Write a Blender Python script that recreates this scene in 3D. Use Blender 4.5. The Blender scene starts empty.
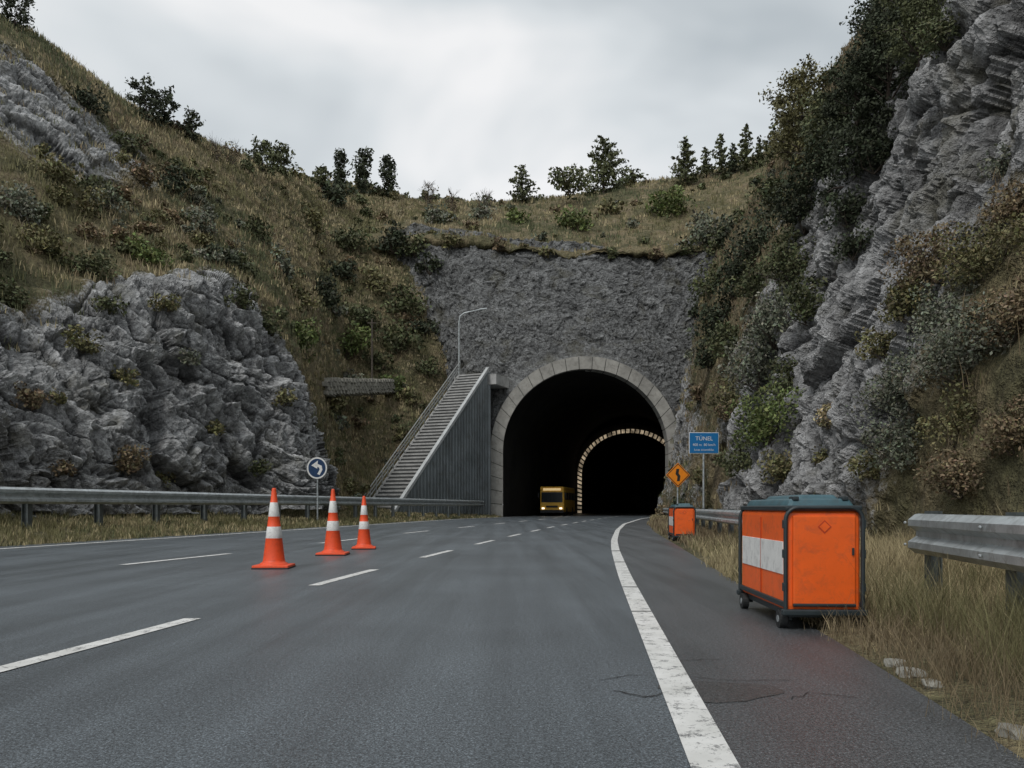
import bpy, bmesh, math, random
import numpy as np
from mathutils import Vector, Matrix
from mathutils.bvhtree import BVHTree
random.seed(7); rng=np.random.default_rng(7)
F=800.0; HY=507.0; CH=1.0
scene=bpy.context.scene
COL=scene.collection
def W(px,py,Y):
    return np.array([(px-512)/F*Y, Y, CH+(HY-py)/F*Y])

# ---------------------------------------------------------------- noise
def _h(ix,iy,iz,s):
    ix=ix.astype(np.int64).astype(np.uint32); iy=iy.astype(np.int64).astype(np.uint32); iz=iz.astype(np.int64).astype(np.uint32)
    h=ix*np.uint32(374761393)+iy*np.uint32(668265263)+iz*np.uint32(2147483647)+np.uint32((s*974634777+12345)&0xffffffff)
    h=(h^(h>>np.uint32(13)))*np.uint32(1274126177)
    h=(h^(h>>np.uint32(16)))*np.uint32(2246822519)
    h=h^(h>>np.uint32(15))
    return (h&np.uint32(0xffffff)).astype(np.float64)/float(0xffffff)
def vn(p,s=0):
    i=np.floor(p); f=p-i; f=f*f*(3-2*f); r=0
    for dx in (0,1):
        for dy in (0,1):
            for dz in (0,1):
                w=(f[...,0] if dx else 1-f[...,0])*(f[...,1] if dy else 1-f[...,1])*(f[...,2] if dz else 1-f[...,2])
                r=r+w*_h(i[...,0]+dx,i[...,1]+dy,i[...,2]+dz,s)
    return r*2-1
def fbm(p,o=4,s=0,g=.5):
    a=1;t=0;n=0
    for k in range(o):
        t=t+a*vn(p*(2.03**k)+k*17.3,s+k); n+=a; a*=g
    return t/n
def ridged(p,o=4,s=0):
    a=1;t=0;n=0
    for k in range(o):
        t=t+a*(1-2*np.abs(vn(p*(2.03**k)+k*11.1,s+k))); n+=a; a*=.5
    return t/n
def worley(p,s=0):
    i=np.floor(p); f1=np.full(p.shape[:-1],9.); f2=f1.copy(); cid=f1*0
    for dx in (-1,0,1):
        for dy in (-1,0,1):
            for dz in (-1,0,1):
                c=i+np.array([dx,dy,dz])
                q=np.stack([_h(c[...,0],c[...,1],c[...,2],s+k) for k in (1,2,3)],-1)+c
                d=np.linalg.norm(q-p,axis=-1)
                v=_h(c[...,0],c[...,1],c[...,2],s+9)
                m=d<f1
                f2=np.where(m,f1,np.minimum(f2,d)); cid=np.where(m,v,cid); f1=np.where(m,d,f1)
    return f1,f2,cid
def blur(a,r):
    for ax in (0,1):
        pad=[(0,0),(0,0)]; pad[ax]=(r+1,r); b=np.cumsum(np.pad(a,pad,mode='edge'),axis=ax)
        a=(b[2*r+1:]-b[:-2*r-1])/(2*r+1) if ax==0 else (b[:,2*r+1:]-b[:,:-2*r-1])/(2*r+1)
    return a

# ---------------------------------------------------------------- materials
def newmat(name):
    m=bpy.data.materials.new(name); m.use_nodes=True
    nt=m.node_tree; b=nt.nodes['Principled BSDF']
    return m,nt,b
def N(nt,t,**k):
    n=nt.nodes.new(t)
    for a,v in k.items(): setattr(n,a,v)
    return n
def ramp(nt,stops):
    r=N(nt,'ShaderNodeValToRGB'); e=r.color_ramp.elements
    while len(e)<len(stops): e.new(.5)
    for el,(p,c) in zip(e,stops):
        el.position=p; el.color=(c[0],c[1],c[2],1) if hasattr(c,'__len__') else (c,c,c,1)
    return r
def noise(nt,scale,detail=5,rough=.55,vec=None,dist=0):
    n=N(nt,'ShaderNodeTexNoise'); n.inputs['Scale'].default_value=scale; n.inputs['Detail'].default_value=min(detail,4)
    n.inputs['Roughness'].default_value=rough; n.inputs['Distortion'].default_value=dist
    if vec is not None: nt.links.new(vec,n.inputs['Vector'])
    return n
def mix(nt,a,b,f,mode='MIX'):
    m=N(nt,'ShaderNodeMix'); m.data_type='RGBA'; m.blend_type=mode
    for s,v in ((m.inputs[6],a),(m.inputs[7],b),(m.inputs[0],f)):
        if isinstance(v,bpy.types.NodeSocket): nt.links.new(v,s)
        elif isinstance(v,(int,float)) : s.default_value=v
        else: s.default_value=(v[0],v[1],v[2],1)
    return m.outputs[2]
def pos(nt):
    g=N(nt,'ShaderNodeNewGeometry'); return g.outputs['Position']
def simple(name,col,rough=.5,metal=0,var=.25,scale=6,bump=.0,dirt=0.0,spec=.5,emit=0):
    m,nt,b=newmat(name); tc=N(nt,'ShaderNodeTexCoord')
    n=noise(nt,scale,6,.6,tc.outputs['Object'])
    r=ramp(nt,[(.3,[c*(1-var) for c in col]),(.7,[min(1,c*(1+var*.6)) for c in col])])
    nt.links.new(n.outputs[0],r.inputs[0]); out=r.outputs[0]
    if dirt>0:
        n2=noise(nt,scale*2.3,8,.7,tc.outputs['Object'],.5)
        r2=ramp(nt,[(.5,0),(.68,1)]); nt.links.new(n2.outputs[0],r2.inputs[0])
        mm=N(nt,'ShaderNodeMath',operation='MULTIPLY'); nt.links.new(r2.outputs[0],mm.inputs[0]); mm.inputs[1].default_value=dirt
        out=mix(nt,out,(.07,.06,.05),mm.outputs[0])
    nt.links.new(out,b.inputs['Base Color'])
    if emit: b.inputs['Emission Color'].default_value=(*col,1); b.inputs['Emission Strength'].default_value=emit
    b.inputs['Roughness'].default_value=rough; b.inputs['Metallic'].default_value=metal
    b.inputs['Specular IOR Level'].default_value=spec
    if bump:
        bp=N(nt,'ShaderNodeBump'); bp.inputs['Strength'].default_value=bump; bp.inputs['Distance'].default_value=.02
        n3=noise(nt,scale*8,6,.6,tc.outputs['Object']); nt.links.new(n3.outputs[0],bp.inputs['Height']); nt.links.new(bp.outputs[0],b.inputs['Normal'])
    return m

def terrain_mat(name,rockdark=.055,rockmid=.2,rocklight=.36,tint=(1,1.0,1.0),fine=1.0,bumpd=.4):
    m,nt,b=newmat(name); P=pos(nt)
    at=N(nt,'ShaderNodeAttribute',attribute_name='rock'); cv=N(nt,'ShaderNodeAttribute',attribute_name='cavity_shade')
    n1=noise(nt,.55,4,.68,P,.4); n2=noise(nt,4.5*fine,4,.75,P)
    r1=ramp(nt,[(.34,[rockdark*c for c in tint]),(.5,[rockmid*c for c in tint]),(.66,[rocklight*c for c in tint])])
    md=N(nt,'ShaderNodeMath',operation='MULTIPLY_ADD'); mu0=N(nt,'ShaderNodeMath',operation='MULTIPLY'); mu0.inputs[1].default_value=.42
    nt.links.new(n1.outputs[0],mu0.inputs[0]); nt.links.new(n2.outputs[0],md.inputs[0]); md.inputs[1].default_value=.58; nt.links.new(mu0.outputs[0],md.inputs[2]); nt.links.new(md.outputs[0],r1.inputs[0])
    v=N(nt,'ShaderNodeTexVoronoi',feature='DISTANCE_TO_EDGE'); v.inputs['Scale'].default_value=1.5*fine
    mv=N(nt,'ShaderNodeVectorMath',operation='SCALE'); mv.inputs[3].default_value=1.6/fine
    av=N(nt,'ShaderNodeVectorMath',operation='ADD'); nt.links.new(n1.outputs[1],mv.inputs[0]); nt.links.new(mv.outputs[0],av.inputs[0]); nt.links.new(P,av.inputs[1]); nt.links.new(av.outputs[0],v.inputs['Vector'])
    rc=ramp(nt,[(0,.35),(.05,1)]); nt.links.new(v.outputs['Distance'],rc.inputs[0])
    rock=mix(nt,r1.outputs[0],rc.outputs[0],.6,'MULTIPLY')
    rcv=ramp(nt,[(.15,.34),(.5,1.0),(.85,1.45)]); nt.links.new(cv.outputs['Fac'],rcv.inputs[0]); rock=mix(nt,rock,rcv.outputs[0],1.,'MULTIPLY')  # crevice shade and ridge highlights painted into the rock colour
    n3=noise(nt,.35,4,.68,P)
    r5=ramp(nt,[(.54,0),(.70,.55)]); nt.links.new(n3.outputs[0],r5.inputs[0])
    rock=mix(nt,rock,(.15,.14,.09),r5.outputs[0])
    r3=ramp(nt,[(.32,(.085,.085,.042)),(.46,(.155,.14,.075)),(.58,(.25,.205,.12)),(.72,(.16,.125,.085))]); nt.links.new(n3.outputs[0],r3.inputs[0])
    r4=ramp(nt,[(.3,.4),(.65,1.25)]); nt.links.new(n2.outputs[0],r4.inputs[0])
    grass=mix(nt,r3.outputs[0],r4.outputs[0],1.0,'MULTIPLY')
    a2=N(nt,'ShaderNodeMath',operation='ADD'); nt.links.new(at.outputs['Fac'],a2.inputs[0]); nt.links.new(n2.outputs[0],a2.inputs[1])
    r6=ramp(nt,[(.9/2,0),(1.12/2,1)]); d2=N(nt,'ShaderNodeMath',operation='MULTIPLY'); d2.inputs[1].default_value=.5; nt.links.new(a2.outputs[0],d2.inputs[0]); nt.links.new(d2.outputs[0],r6.inputs[0])
    col=mix(nt,grass,rock,r6.outputs[0]); nt.links.new(col,b.inputs['Base Color'])
    b.inputs['Roughness'].default_value=.9; b.inputs['Specular IOR Level'].default_value=.3
    bp=N(nt,'ShaderNodeBump'); bp.inputs['Strength'].default_value=1.0; bp.inputs['Distance'].default_value=bumpd/fine
    nt.links.new(n2.outputs[0],bp.inputs['Height']); nt.links.new(bp.outputs[0],b.inputs['Normal'])
    return m
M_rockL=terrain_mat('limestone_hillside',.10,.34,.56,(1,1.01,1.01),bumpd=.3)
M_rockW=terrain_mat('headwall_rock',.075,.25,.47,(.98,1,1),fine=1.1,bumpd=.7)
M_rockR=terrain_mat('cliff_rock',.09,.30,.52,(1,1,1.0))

def leafmat(name,trans=.25):
    m,nt,b=newmat(name); at=N(nt,'ShaderNodeAttribute',attribute_name='col')
    nt.links.new(at.outputs['Color'],b.inputs['Base Color']); b.inputs['Roughness'].default_value=.7; b.inputs['Specular IOR Level'].default_value=.25
    return m
M_leaf=leafmat('foliage'); M_grass=leafmat('grass_blades',.3)
M_bark=simple('bark',(.09,.075,.06),.9,var=.4,scale=5,bump=.5)

def asphalt(name,base,tint):
    m,nt,b=newmat(name); P=pos(nt)
    n1=noise(nt,95,2,.8,P); n2=noise(nt,.35,4,.6,P); n3=noise(nt,38,4,.8,P)
    mp=N(nt,'ShaderNodeMapping'); mp.inputs['Scale'].default_value=(1.6,.07,1); mp.inputs['Rotation'].default_value=(0,0,.1); nt.links.new(P,mp.inputs[0]); n4=noise(nt,1.2,4,.6,mp.outputs[0])
    c=[base*t for t in tint]
    r1=ramp(nt,[(.34,[x*.25 for x in c]),(.5,c),(.62,[x*2.0 for x in c]),(.70,[x*3.8 for x in c])]); nt.links.new(n1.outputs[0],r1.inputs[0])
    r2=ramp(nt,[(.3,.74),(.7,1.2)]); nt.links.new(n2.outputs[0],r2.inputs[0])
    r4=ramp(nt,[(.35,.82),(.65,1.14)]); nt.links.new(n4.outputs[0],r4.inputs[0])
    r3=ramp(nt,[(.36,.5),(.5,.95),(.64,1.5)]); nt.links.new(n3.outputs[0],r3.inputs[0])
    x=mix(nt,r1.outputs[0],r2.outputs[0],1.,'MULTIPLY'); x=mix(nt,x,r4.outputs[0],1.,'MULTIPLY'); x=mix(nt,x,r3.outputs[0],1.,'MULTIPLY')
    nt.links.new(x,b.inputs['Base Color'])
    rr=ramp(nt,[(.3,.34),(.7,.5)]); nt.links.new(n4.outputs[0],rr.inputs[0]); nt.links.new(rr.outputs[0],b.inputs['Roughness'])
    b.inputs['Specular IOR Level'].default_value=.65
    bp=N(nt,'ShaderNodeBump'); bp.inputs['Strength'].default_value=.7; bp.inputs['Distance'].default_value=.01
    nt.links.new(n3.outputs[0],bp.inputs['Height']); nt.links.new(bp.outputs[0],b.inputs['Normal'])
    return m
M_asph=asphalt('asphalt',.096,(.85,1,1.12)); M_shld=asphalt('shoulder_asphalt',.070,(.93,1,1.06)); M_patch=asphalt('asphalt_patch',.045,(1,1,1))
def paintmat():
    m,nt,b=newmat('road_paint'); P=pos(nt)
    n1=noise(nt,9,4,.75,P); n2=noise(nt,90,2,.7,P)
    a=N(nt,'ShaderNodeMath',operation='MULTIPLY_ADD'); nt.links.new(n2.outputs[0],a.inputs[0]); a.inputs[1].default_value=.45; nt.links.new(n1.outputs[0],a.inputs[2])
    r=ramp(nt,[(.76,0),(.88,1)]); nt.links.new(a.outputs[0],r.inputs[0])
    n3=noise(nt,3,4,.6,P); r3=ramp(nt,[(.3,(.58,.58,.55)),(.7,(.80,.80,.78))]); nt.links.new(n3.outputs[0],r3.inputs[0])
    x=mix(nt,r3.outputs[0],(.18,.18,.18),r.outputs[0]); nt.links.new(x,b.inputs['Base Color']); b.inputs['Roughness'].default_value=.6
    return m
M_paint=paintmat()
M_galv=simple('galvanised_steel',(.50,.54,.55),.40,.55,var=.3,scale=3,dirt=.4,bump=.1)
M_post=simple('steel_post',(.13,.15,.15),.6,.4,var=.35,scale=4,dirt=.4)
M_conc=simple('concrete',(.36,.35,.32),.9,var=.3,scale=.8,bump=.4,dirt=.35)
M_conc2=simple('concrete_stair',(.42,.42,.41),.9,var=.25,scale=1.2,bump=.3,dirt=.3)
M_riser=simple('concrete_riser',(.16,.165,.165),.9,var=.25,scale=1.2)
M_joint=simple('ring_joint',(.10,.10,.09),.9)
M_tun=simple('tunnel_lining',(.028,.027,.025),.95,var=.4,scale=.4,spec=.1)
M_orange=simple('orange_paint',(.86,.125,.012),.42,var=.10,scale=4,dirt=.25,bump=.04)
M_coneo=simple('cone_orange',(.86,.09,.02),.5,var=.12,scale=5,dirt=.25)
M_white=simple('white_paint',(.76,.76,.74),.5,var=.08,scale=5,dirt=.3)
M_black=simple('black_rubber',(.018,.02,.021),.6,var=.3,scale=8)
M_teal=simple('teal_plastic',(.055,.125,.15),.40,var=.25,scale=6,dirt=.3)
M_dkgrey=simple('dark_grey_frame',(.022,.032,.036),.45,var=.3,scale=8)
M_red=simple('red_marker',(.55,.05,.01),.5)
M_seam=simple('seam',(.45,.05,.005),.5)
M_blue=simple('blue_sign',(.015,.17,.42),.4,var=.1)
M_navy=simple('navy_sign',(.02,.05,.12),.4)
M_signor=simple('orange_sign',(.9,.28,.02),.4,var=.1)
M_panel=simple('corrugated_metal',(.20,.225,.235),.55,.3,var=.3,scale=.5,dirt=.4)
M_stone=simple('stone',(.32,.31,.27),.95,var=.5,scale=2,bump=.6,dirt=.3)
M_glass=simple('dark_glass',(.02,.025,.03),.1)
M_bus=simple('bus_paint',(.9,.50,.05),.45,var=.15,scale=2,dirt=.2)
M_lit=simple('lit_panel',(1,.72,.35),.4,emit=.45)
M_head=simple('headlight_glow',(1,.9,.7),.4,emit=1.6)

# ---------------------------------------------------------------- mesh helpers
def link(o,parent=None):
    COL.objects.link(o)
    if parent: o.parent=parent
    return o
def mesh_np(name,V,Fc,mats,attrs=None,fmat=None,smooth=False,parent=None):
    V=np.ascontiguousarray(V,dtype=np.float32).reshape(-1,3); Fc=np.ascontiguousarray(Fc,dtype=np.int32)
    me=bpy.data.meshes.new(name); k=Fc.shape[1]; n=Fc.shape[0]
    me.vertices.add(len(V)); me.vertices.foreach_set('co',V.ravel())
    me.loops.add(n*k); me.loops.foreach_set('vertex_index',Fc.ravel())
    me.polygons.add(n); me.polygons.foreach_set('loop_start',np.arange(0,n*k,k,dtype=np.int32))
    for m in mats: me.materials.append(m)
    if fmat is not None: me.polygons.foreach_set('material_index',np.asarray(fmat,dtype=np.int32))
    me.polygons.foreach_set('use_smooth',np.full(n,smooth))
    me.update(calc_edges=True)
    for a,v in (attrs or {}).items():
        if v.ndim==1:
            at=me.attributes.new(a,'FLOAT','POINT'); at.data.foreach_set('value',v.astype(np.float32))
        else:
            at=me.attributes.new(a,'FLOAT_COLOR','POINT'); c=np.ones((len(V),4),np.float32); c[:,:3]=v; at.data.foreach_set('color',c.ravel())
    return link(bpy.data.objects.new(name,me),parent)
def from_bm(name,bm,mats,parent=None,smooth=False):
    me=bpy.data.meshes.new(name); bm.to_mesh(me); bm.free()
    for m in (mats if isinstance(mats,list) else [mats]): me.materials.append(m)
    if smooth:
        for p in me.polygons: p.use_smooth=True
    return link(bpy.data.objects.new(name,me),parent)
def box(name,c,s,mat,parent=None,bev=0,rot=None,taper=None):
    bm=bmesh.new(); bmesh.ops.create_cube(bm,size=1)
    for v in bm.verts:
        v.co=Vector((v.co.x*s[0],v.co.y*s[1],v.co.z*s[2]))
        if taper and v.co.z>0: v.co.x*=taper[0]; v.co.y*=taper[1]
    if bev: bmesh.ops.bevel(bm,geom=bm.edges[:],offset=bev,segments=3,affect='EDGES',profile=.6)
    if rot is not None: bmesh.ops.transform(bm,matrix=rot,verts=bm.verts)
    bmesh.ops.translate(bm,vec=Vector(c),verts=bm.verts)
    return from_bm(name,bm,mat,parent)
def cyl(name,p0,p1,r0,r1,mat,parent=None,seg=16):
    p0=Vector(p0);p1=Vector(p1); d=p1-p0
    bm=bmesh.new(); bmesh.ops.create_cone(bm,cap_ends=True,segments=seg,radius1=r0,radius2=r1,depth=d.length)
    q=Vector((0,0,1)).rotation_difference(d.normalized()).to_matrix().to_4x4()
    bmesh.ops.transform(bm,matrix=Matrix.Translation((p0+p1)/2)@q,verts=bm.verts)
    return from_bm(name,bm,mat,parent,smooth=False)
def tubes(lst,seg=6):
    V=[];Fs=[];o=0
    for pts,rad in lst:
        pts=np.asarray(pts,float)
        for i,(p,r) in enumerate(zip(pts,rad)):
            d=pts[min(i+1,len(pts)-1)]-pts[max(i-1,0)]; d=d/(np.linalg.norm(d)+1e-9)
            a=np.cross(d,[.3,.9,.1] if abs(d[1])<.8 else [1,0,0]); a/=np.linalg.norm(a); b=np.cross(d,a)
            for k in range(seg):
                t=2*math.pi*k/seg; V.append(p+r*(math.cos(t)*a+math.sin(t)*b))
        for i in range(len(pts)-1):
            for k in range(seg):
                Fs.append((o+i*seg+k,o+i*seg+(k+1)%seg,o+(i+1)*seg+(k+1)%seg,o+(i+1)*seg+k))
        o+=len(pts)*seg
    return np.array(V),np.array(Fs)
def empty(name,loc=(0,0,0)):
    e=bpy.data.objects.new(name,None); e.location=loc; e.empty_display_size=.3; return link(e)

# ---------------------------------------------------------------- alignment curves
YS=np.arange(-14,175,.5)
def curve(tab):
    a=np.array(tab,float); x=np.interp(YS,a[:,0],a[:,1])
    lo=YS<a[0,0]; x[lo]=a[0,1]+(YS[lo]-a[0,0])*(a[1,1]-a[0,1])/(a[1,0]-a[0,0])
    hi=YS>a[-1,0]; x[hi]=a[-1,1]+(YS[hi]-a[-1,0])*(a[-1,1]-a[-2,1])/(a[-1,0]-a[-2,0])
    k=np.exp(-np.linspace(-2,2,13)**2); k/=k.sum(); xp=np.pad(x,6,mode='reflect',reflect_type='odd')
    x=np.convolve(xp,k,'valid')
    return lambda y: np.interp(y,YS,x)
EDGE=curve([(3.07,.78),(7.08,1.18),(11.4,1.61),(18.6,2.4),(24.2,3.09),(34.8,4.6),(47,6.6),(66.7,10.7),(80,14.2),(100,19.2),(120,24.6),(140,31)])
SH=curve([(3.3,2.05),(5.23,2.34),(9.64,2.85),(20,4.2),(32,5.7),(45,7.7),(66,11.6),(80,15.4),(100,20.4),(120,25.8),(140,32.2)])
RR=curve([(2,3.0),(6,3.67),(8,4.1),(11,4.5),(18.6,5.3),(24,6.05),(30,6.9),(44,9.0),(62,11.7)])
LA=curve([(0,-16.6),(19,-13.2),(30,-11.3),(66.7,-5.1),(80,-.9),(100,4.1),(120,9.5),(140,15.9)])
LL=curve([(0,-15.4),(19,-12.2),(30,-10.3),(66.7,-4.3),(80,-.1),(100,4.9),(120,10.3),(140,16.7)])
LR=curve([(0,-21),(24,-15.4),(78,-2.6)])
D1=curve([(4.9,-3.14),(7.08,-2.85),(11.4,-2.38),(17,-1.6),(22.2,-.83),(28.6,.15),(40,2.0),(57,5.2),(80,10.0),(100,14.8),(120,20.2)])
D2=curve([(4,-8.2),(14,-6.7),(17.4,-5.95),(30.8,-4.0),(57,.9),(80,5.4),(100,10.2),(120,15.6)])
TC=lambda y: EDGE(y)-6.9

def strip(name,fl,fr,y0,y1,z,mat,n=None,dy=.5,attrs=False):
    ys=np.linspace(y0,y1,max(2,int((y1-y0)/dy)+1)); m=n or 2
    t=np.linspace(0,1,m); X=fl(ys)[:,None]*(1-t)+fr(ys)[:,None]*t
    V=np.stack([X,np.repeat(ys[:,None],m,1),np.full(X.shape,z)],-1).reshape(-1,3)
    i=np.arange(len(ys)-1)[:,None]*m+np.arange(m-1)[None]; i=i.ravel()
    return V,np.stack([i,i+1,i+1+m,i+m],-1)
V,Fc=strip('road',LA,EDGE,-12,165,0,None,6); mesh_np('road',V,Fc,[M_asph])
V,Fc=strip('s',EDGE,SH,-12,165,0,None,3); mesh_np('road_shoulder',V,Fc,[M_shld])
def lines(name,fn,segs,w,z=.006):
    Vs=[];Fs=[];o=0
    for a,b in segs:
        V,Fc=strip('',lambda y:fn(y)-w/2,lambda y:fn(y)+w/2,a,b,z,None); Vs.append(V);Fs.append(Fc+o);o+=len(V)
    return mesh_np(name,np.vstack(Vs),np.vstack(Fs),[M_paint])
lines('road_edge_line',EDGE,[(-10,7.6),(7.66,9.9),(10.0,14.4),(14.55,18),(18.25,160)],.19)
lines('road_edge_line',LL,[(-10,160)],.22)
lines('lane_dashes',D1,[(4.55-5.6+5.6*k,4.55-5.6+5.6*k+2.6) for k in range(0,24)],.15)
lines('lane_dashes',D2,[(13.8+8.2*k,13.8+8.2*k+3.3) for k in range(-2,14)],.17)
bm=bmesh.new(); vs=[]
for k in range(28):
    t=2*math.pi*k/28; r=.33*(1+.12*math.sin(3*t+1)+random.uniform(-.04,.04)); vs.append(bm.verts.new((1.12+r*math.cos(t),4.35+r*.75*math.sin(t),.0025)))
bm.faces.new(vs); from_bm('asphalt_patch',bm,M_patch)
M_crack=simple('crack_sealant',(.02,.02,.02),.7)
Vs=[];Fs=[]
def crack(pts,w):
    P=[np.array(pts[0],float)]
    for a,b in zip(pts[:-1],pts[1:]):
        a=np.array(a,float);b=np.array(b,float); n=max(2,int(np.linalg.norm(b-a)/.05))
        for i in range(1,n+1): P.append(a+(b-a)*i/n+rng.normal(0,.012,2))
    for i in range(len(P)-1):
        d=P[i+1]-P[i]; d/=np.linalg.norm(d)+1e-9; nn=np.array([-d[1],d[0]])*w*random.uniform(.3,1)
        o=len(Vs)
        for q in (P[i]-nn,P[i]+nn,P[i+1]+nn,P[i+1]-nn): Vs.append((q[0],q[1],.0045))
        Fs.append((o,o+1,o+2,o+3))
crack([(.5,4.6),(.65,4.72),(.8,4.75)],.006); crack([(1.0,4.72),(1.3,4.6),(1.6,4.62)],.005)
crack([(.55,4.35),(.7,4.2),(.8,4.3)],.007); crack([(1.45,4.15),(1.6,4.3),(1.8,4.2)],.005)
crack([(.95,4.95),(1.1,5.2),(1.4,5.25)],.004)
mesh_np('road_cracks',np.array(Vs),np.array(Fs),[M_crack])

gm,nt,b=newmat('ground_soil'); n=noise(nt,.5,8,.6,pos(nt)); r=ramp(nt,[(.3,(.05,.05,.025)),(.7,(.12,.10,.055))]); nt.links.new(n.outputs[0],r.inputs[0]); nt.links.new(r.outputs[0],b.inputs[0]); b.inputs['Roughness'].default_value=.95
mesh_np('ground',np.array([(-2500,-2500,-.3),(2500,-2500,-.3),(2500,2500,-.3),(-2500,2500,-.3)]),np.array([(0,1,2,3)]),[gm])

# ---------------------------------------------------------------- terrain sheets
def catmull(P,n):
    P=np.asarray(P,float); k=len(P); Q=np.concatenate([[2*P[0]-P[1]],P,[2*P[-1]-P[-2]]])
    if isinstance(n,int): t=np.linspace(0,k-1,n)
    else:
        c=np.concatenate([[0],np.cumsum(n)]); s=np.arange(c[-1]+1); t=np.interp(s,c,np.arange(k))
        w=np.convolve(np.pad(t,10,mode='reflect',reflect_type='odd'),np.ones(21)/21,'valid'); t=np.clip(w,0,k-1)
    i=np.minimum(t.astype(int),k-2); f=(t-i).reshape((-1,)+(1,)*(P.ndim-1))
    a,b_,c,d=Q[i],Q[i+1],Q[i+2],Q[i+3]
    return .5*((2*b_)+(-a+c)*f+(2*a-5*b_+4*c-d)*f*f+(-a+3*b_-3*c+d)*f**3)
SHEETS=[]
def strata(P,dirn,freq,s):
    c=P@np.array(dirn)*freq+.55*fbm(P*.25,3,s)*1.6
    i=np.floor(c); f=c-i
    r=_h(i,i*0,i*0,s+3); prof=np.where(f<.8,f/.8,(1-f)/.2)
    return (r-.5)*1.0+prof*.6-.3
def finish_sheet(name,G,mat,sgn,rockamp=1.,closed_edge=None,warp=1.,wall=False,sdir=(.25,.1,.96),ledge=.38,cell=.45):
    P=G[...,:3]; rock=np.clip(G[...,3],0,1)
    def nrm(P):
        du=np.gradient(P,axis=0); dv=np.gradient(P,axis=1); c=np.cross(du,dv)*sgn; ar=np.linalg.norm(c,axis=-1); return c/(ar[...,None]+1e-9),ar
    n,_=nrm(P)
    rk=np.clip(rock+.35*fbm(P*.16,4,5),0,1); rk=np.clip((rk-.3)*2.2,0,1)
    if wall: rk=np.clip(rock+.2*fbm(P*.16,4,5),0,1)
    Q=P+1.2*np.stack([fbm(P*.3,3,40+k) for k in range(3)],-1)*warp
    if wall:
        f1,f2,c1=worley(Q*.8,3); g1,g2,c2=worley(Q*1.9,8)
        hf=.26*(c1-.5)+.20*(c2-.5)+.35*fbm(P*1.2,4,21,.6)-.12*np.exp(-(g2-g1)*9)
        d=rk*(hf+.6*ridged(P*.13,3,2))
    else:
        f1,f2,c1=worley(Q*np.array([.45,.45,.28]),3); g1,g2,c2=worley(Q*np.array([1.3,1.3,.8]),8); h1,h2,c3=worley(Q*3.1,14)
        hf=cell*(c2-.5)+.4*cell*(c3-.5)+.35*ridged(P*.8,4,21)+.16*fbm(P*3.2,3,23)-.28*np.exp(-(f2-f1)*9)-.08*np.exp(-(g2-g1)*9)+ledge*strata(Q,sdir,.85,60)+.4*ledge*strata(Q,(sdir[0]+.2,sdir[1],sdir[2]),2.4,70)
        d=rk*rockamp*(1.2*(c1-.5)+.8*ridged(P*.2,4,2)+hf)
    soil=.75*fbm(P*.2,4,31)+.2*fbm(P*1.3,3,33)
    d=d+(1-rk)*soil
    e=1.0 if closed_edge is None else closed_edge
    cav=np.clip(.52+(hf-blur(hf,9))*1.0*rk+(hf-blur(hf,3))*.8*rk,0,1)  # mask for painted shading: low in crevices, high on ridges
    P2=P+n*(d*e)[...,None]
    n2,ar=nrm(P2)
    nu,nv=P.shape[:2]
    i=(np.arange(nu-1)[:,None]*nv+np.arange(nv-1)[None]).ravel()
    Fc=np.stack([i,i+1,i+1+nv,i+nv],-1)
    if sgn>0: Fc=Fc[:,[0,3,2,1]]
    ob=mesh_np(name,P2.reshape(-1,3),Fc,[mat],{'rock':rk.ravel(),'cavity_shade':cav.ravel()},smooth=False)
    SHEETS.append(dict(name=name,P=P2.reshape(-1,3),n=n2.reshape(-1,3),rock=rk.ravel(),ar=ar.ravel(),F=Fc,ob=ob))
    return SHEETS[-1]
Lc=[
 [(-700,540,14,1),(-700,300,14.5,1),(-700,100,16,.8),(-700,0,22,.1),(-700,-200,28,.3),(-700,-260,36,0),(-700,-200,55,0)],
 [(-300,530,19,1),(-300,350,19.6,1),(-300,190,21,.8),(-300,80,28,.1),(-300,-40,36,.3),(-300,-120,44,0),(-300,-60,65,0)],
 [(0,522,28,1),(0,420,28.8,1),(0,330,32,.7),(0,212,38,.1),(0,105,46,.7),(0,18,54,.1),(0,60,80,0)],
 [(130,517,34,1),(130,420,35.6,1),(130,298,38.5,.75),(130,240,45,0),(130,170,55,.65),(130,105,65,0),(130,140,90,0)],
 [(240,514,41,1),(240,420,42.5,1),(236,300,45.5,.85),(240,266,54,.05),(240,212,66,.05),(240,160,80,0),(240,185,105,0)],
 [(318,512,46,1),(316,470,47,1),(298,400,50,.8),(303,335,62,.1),(306,252,78,.1),(308,182,98,0),(305,200,125,0)],
 [(345,511,56,.1),(345,495,62,0),(345,440,70,0),(345,352,80,.05),(345,265,88,.1),(345,190,106,0),(345,205,130,0)],
 [(400,511,66,0),(405,482,72,0),(415,430,79,.1),(420,340,86,.3),(425,262,93,.4),(425,205,112,0),(425,215,135,0)],
 [(470,511,84,0),(470,450,86,0),(470,380,88,.4),(465,300,91,.6),(460,245,95,.4),(460,205,114,0),(460,215,138,0)]]
G=np.array([[list(W(a,b_,c))+[r] for a,b_,c,r in col] for col in Lc])
G=catmull(G,[30,50,150,140,120,70,50,30]); G=np.swapaxes(catmull(np.swapaxes(G,0,1),[110,120,70,60,60,14]),0,1)
finish_sheet('hillside',G,M_rockL,1 ,.85,sdir=(.40,.1,.90),ledge=.62,cell=.28)
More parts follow.
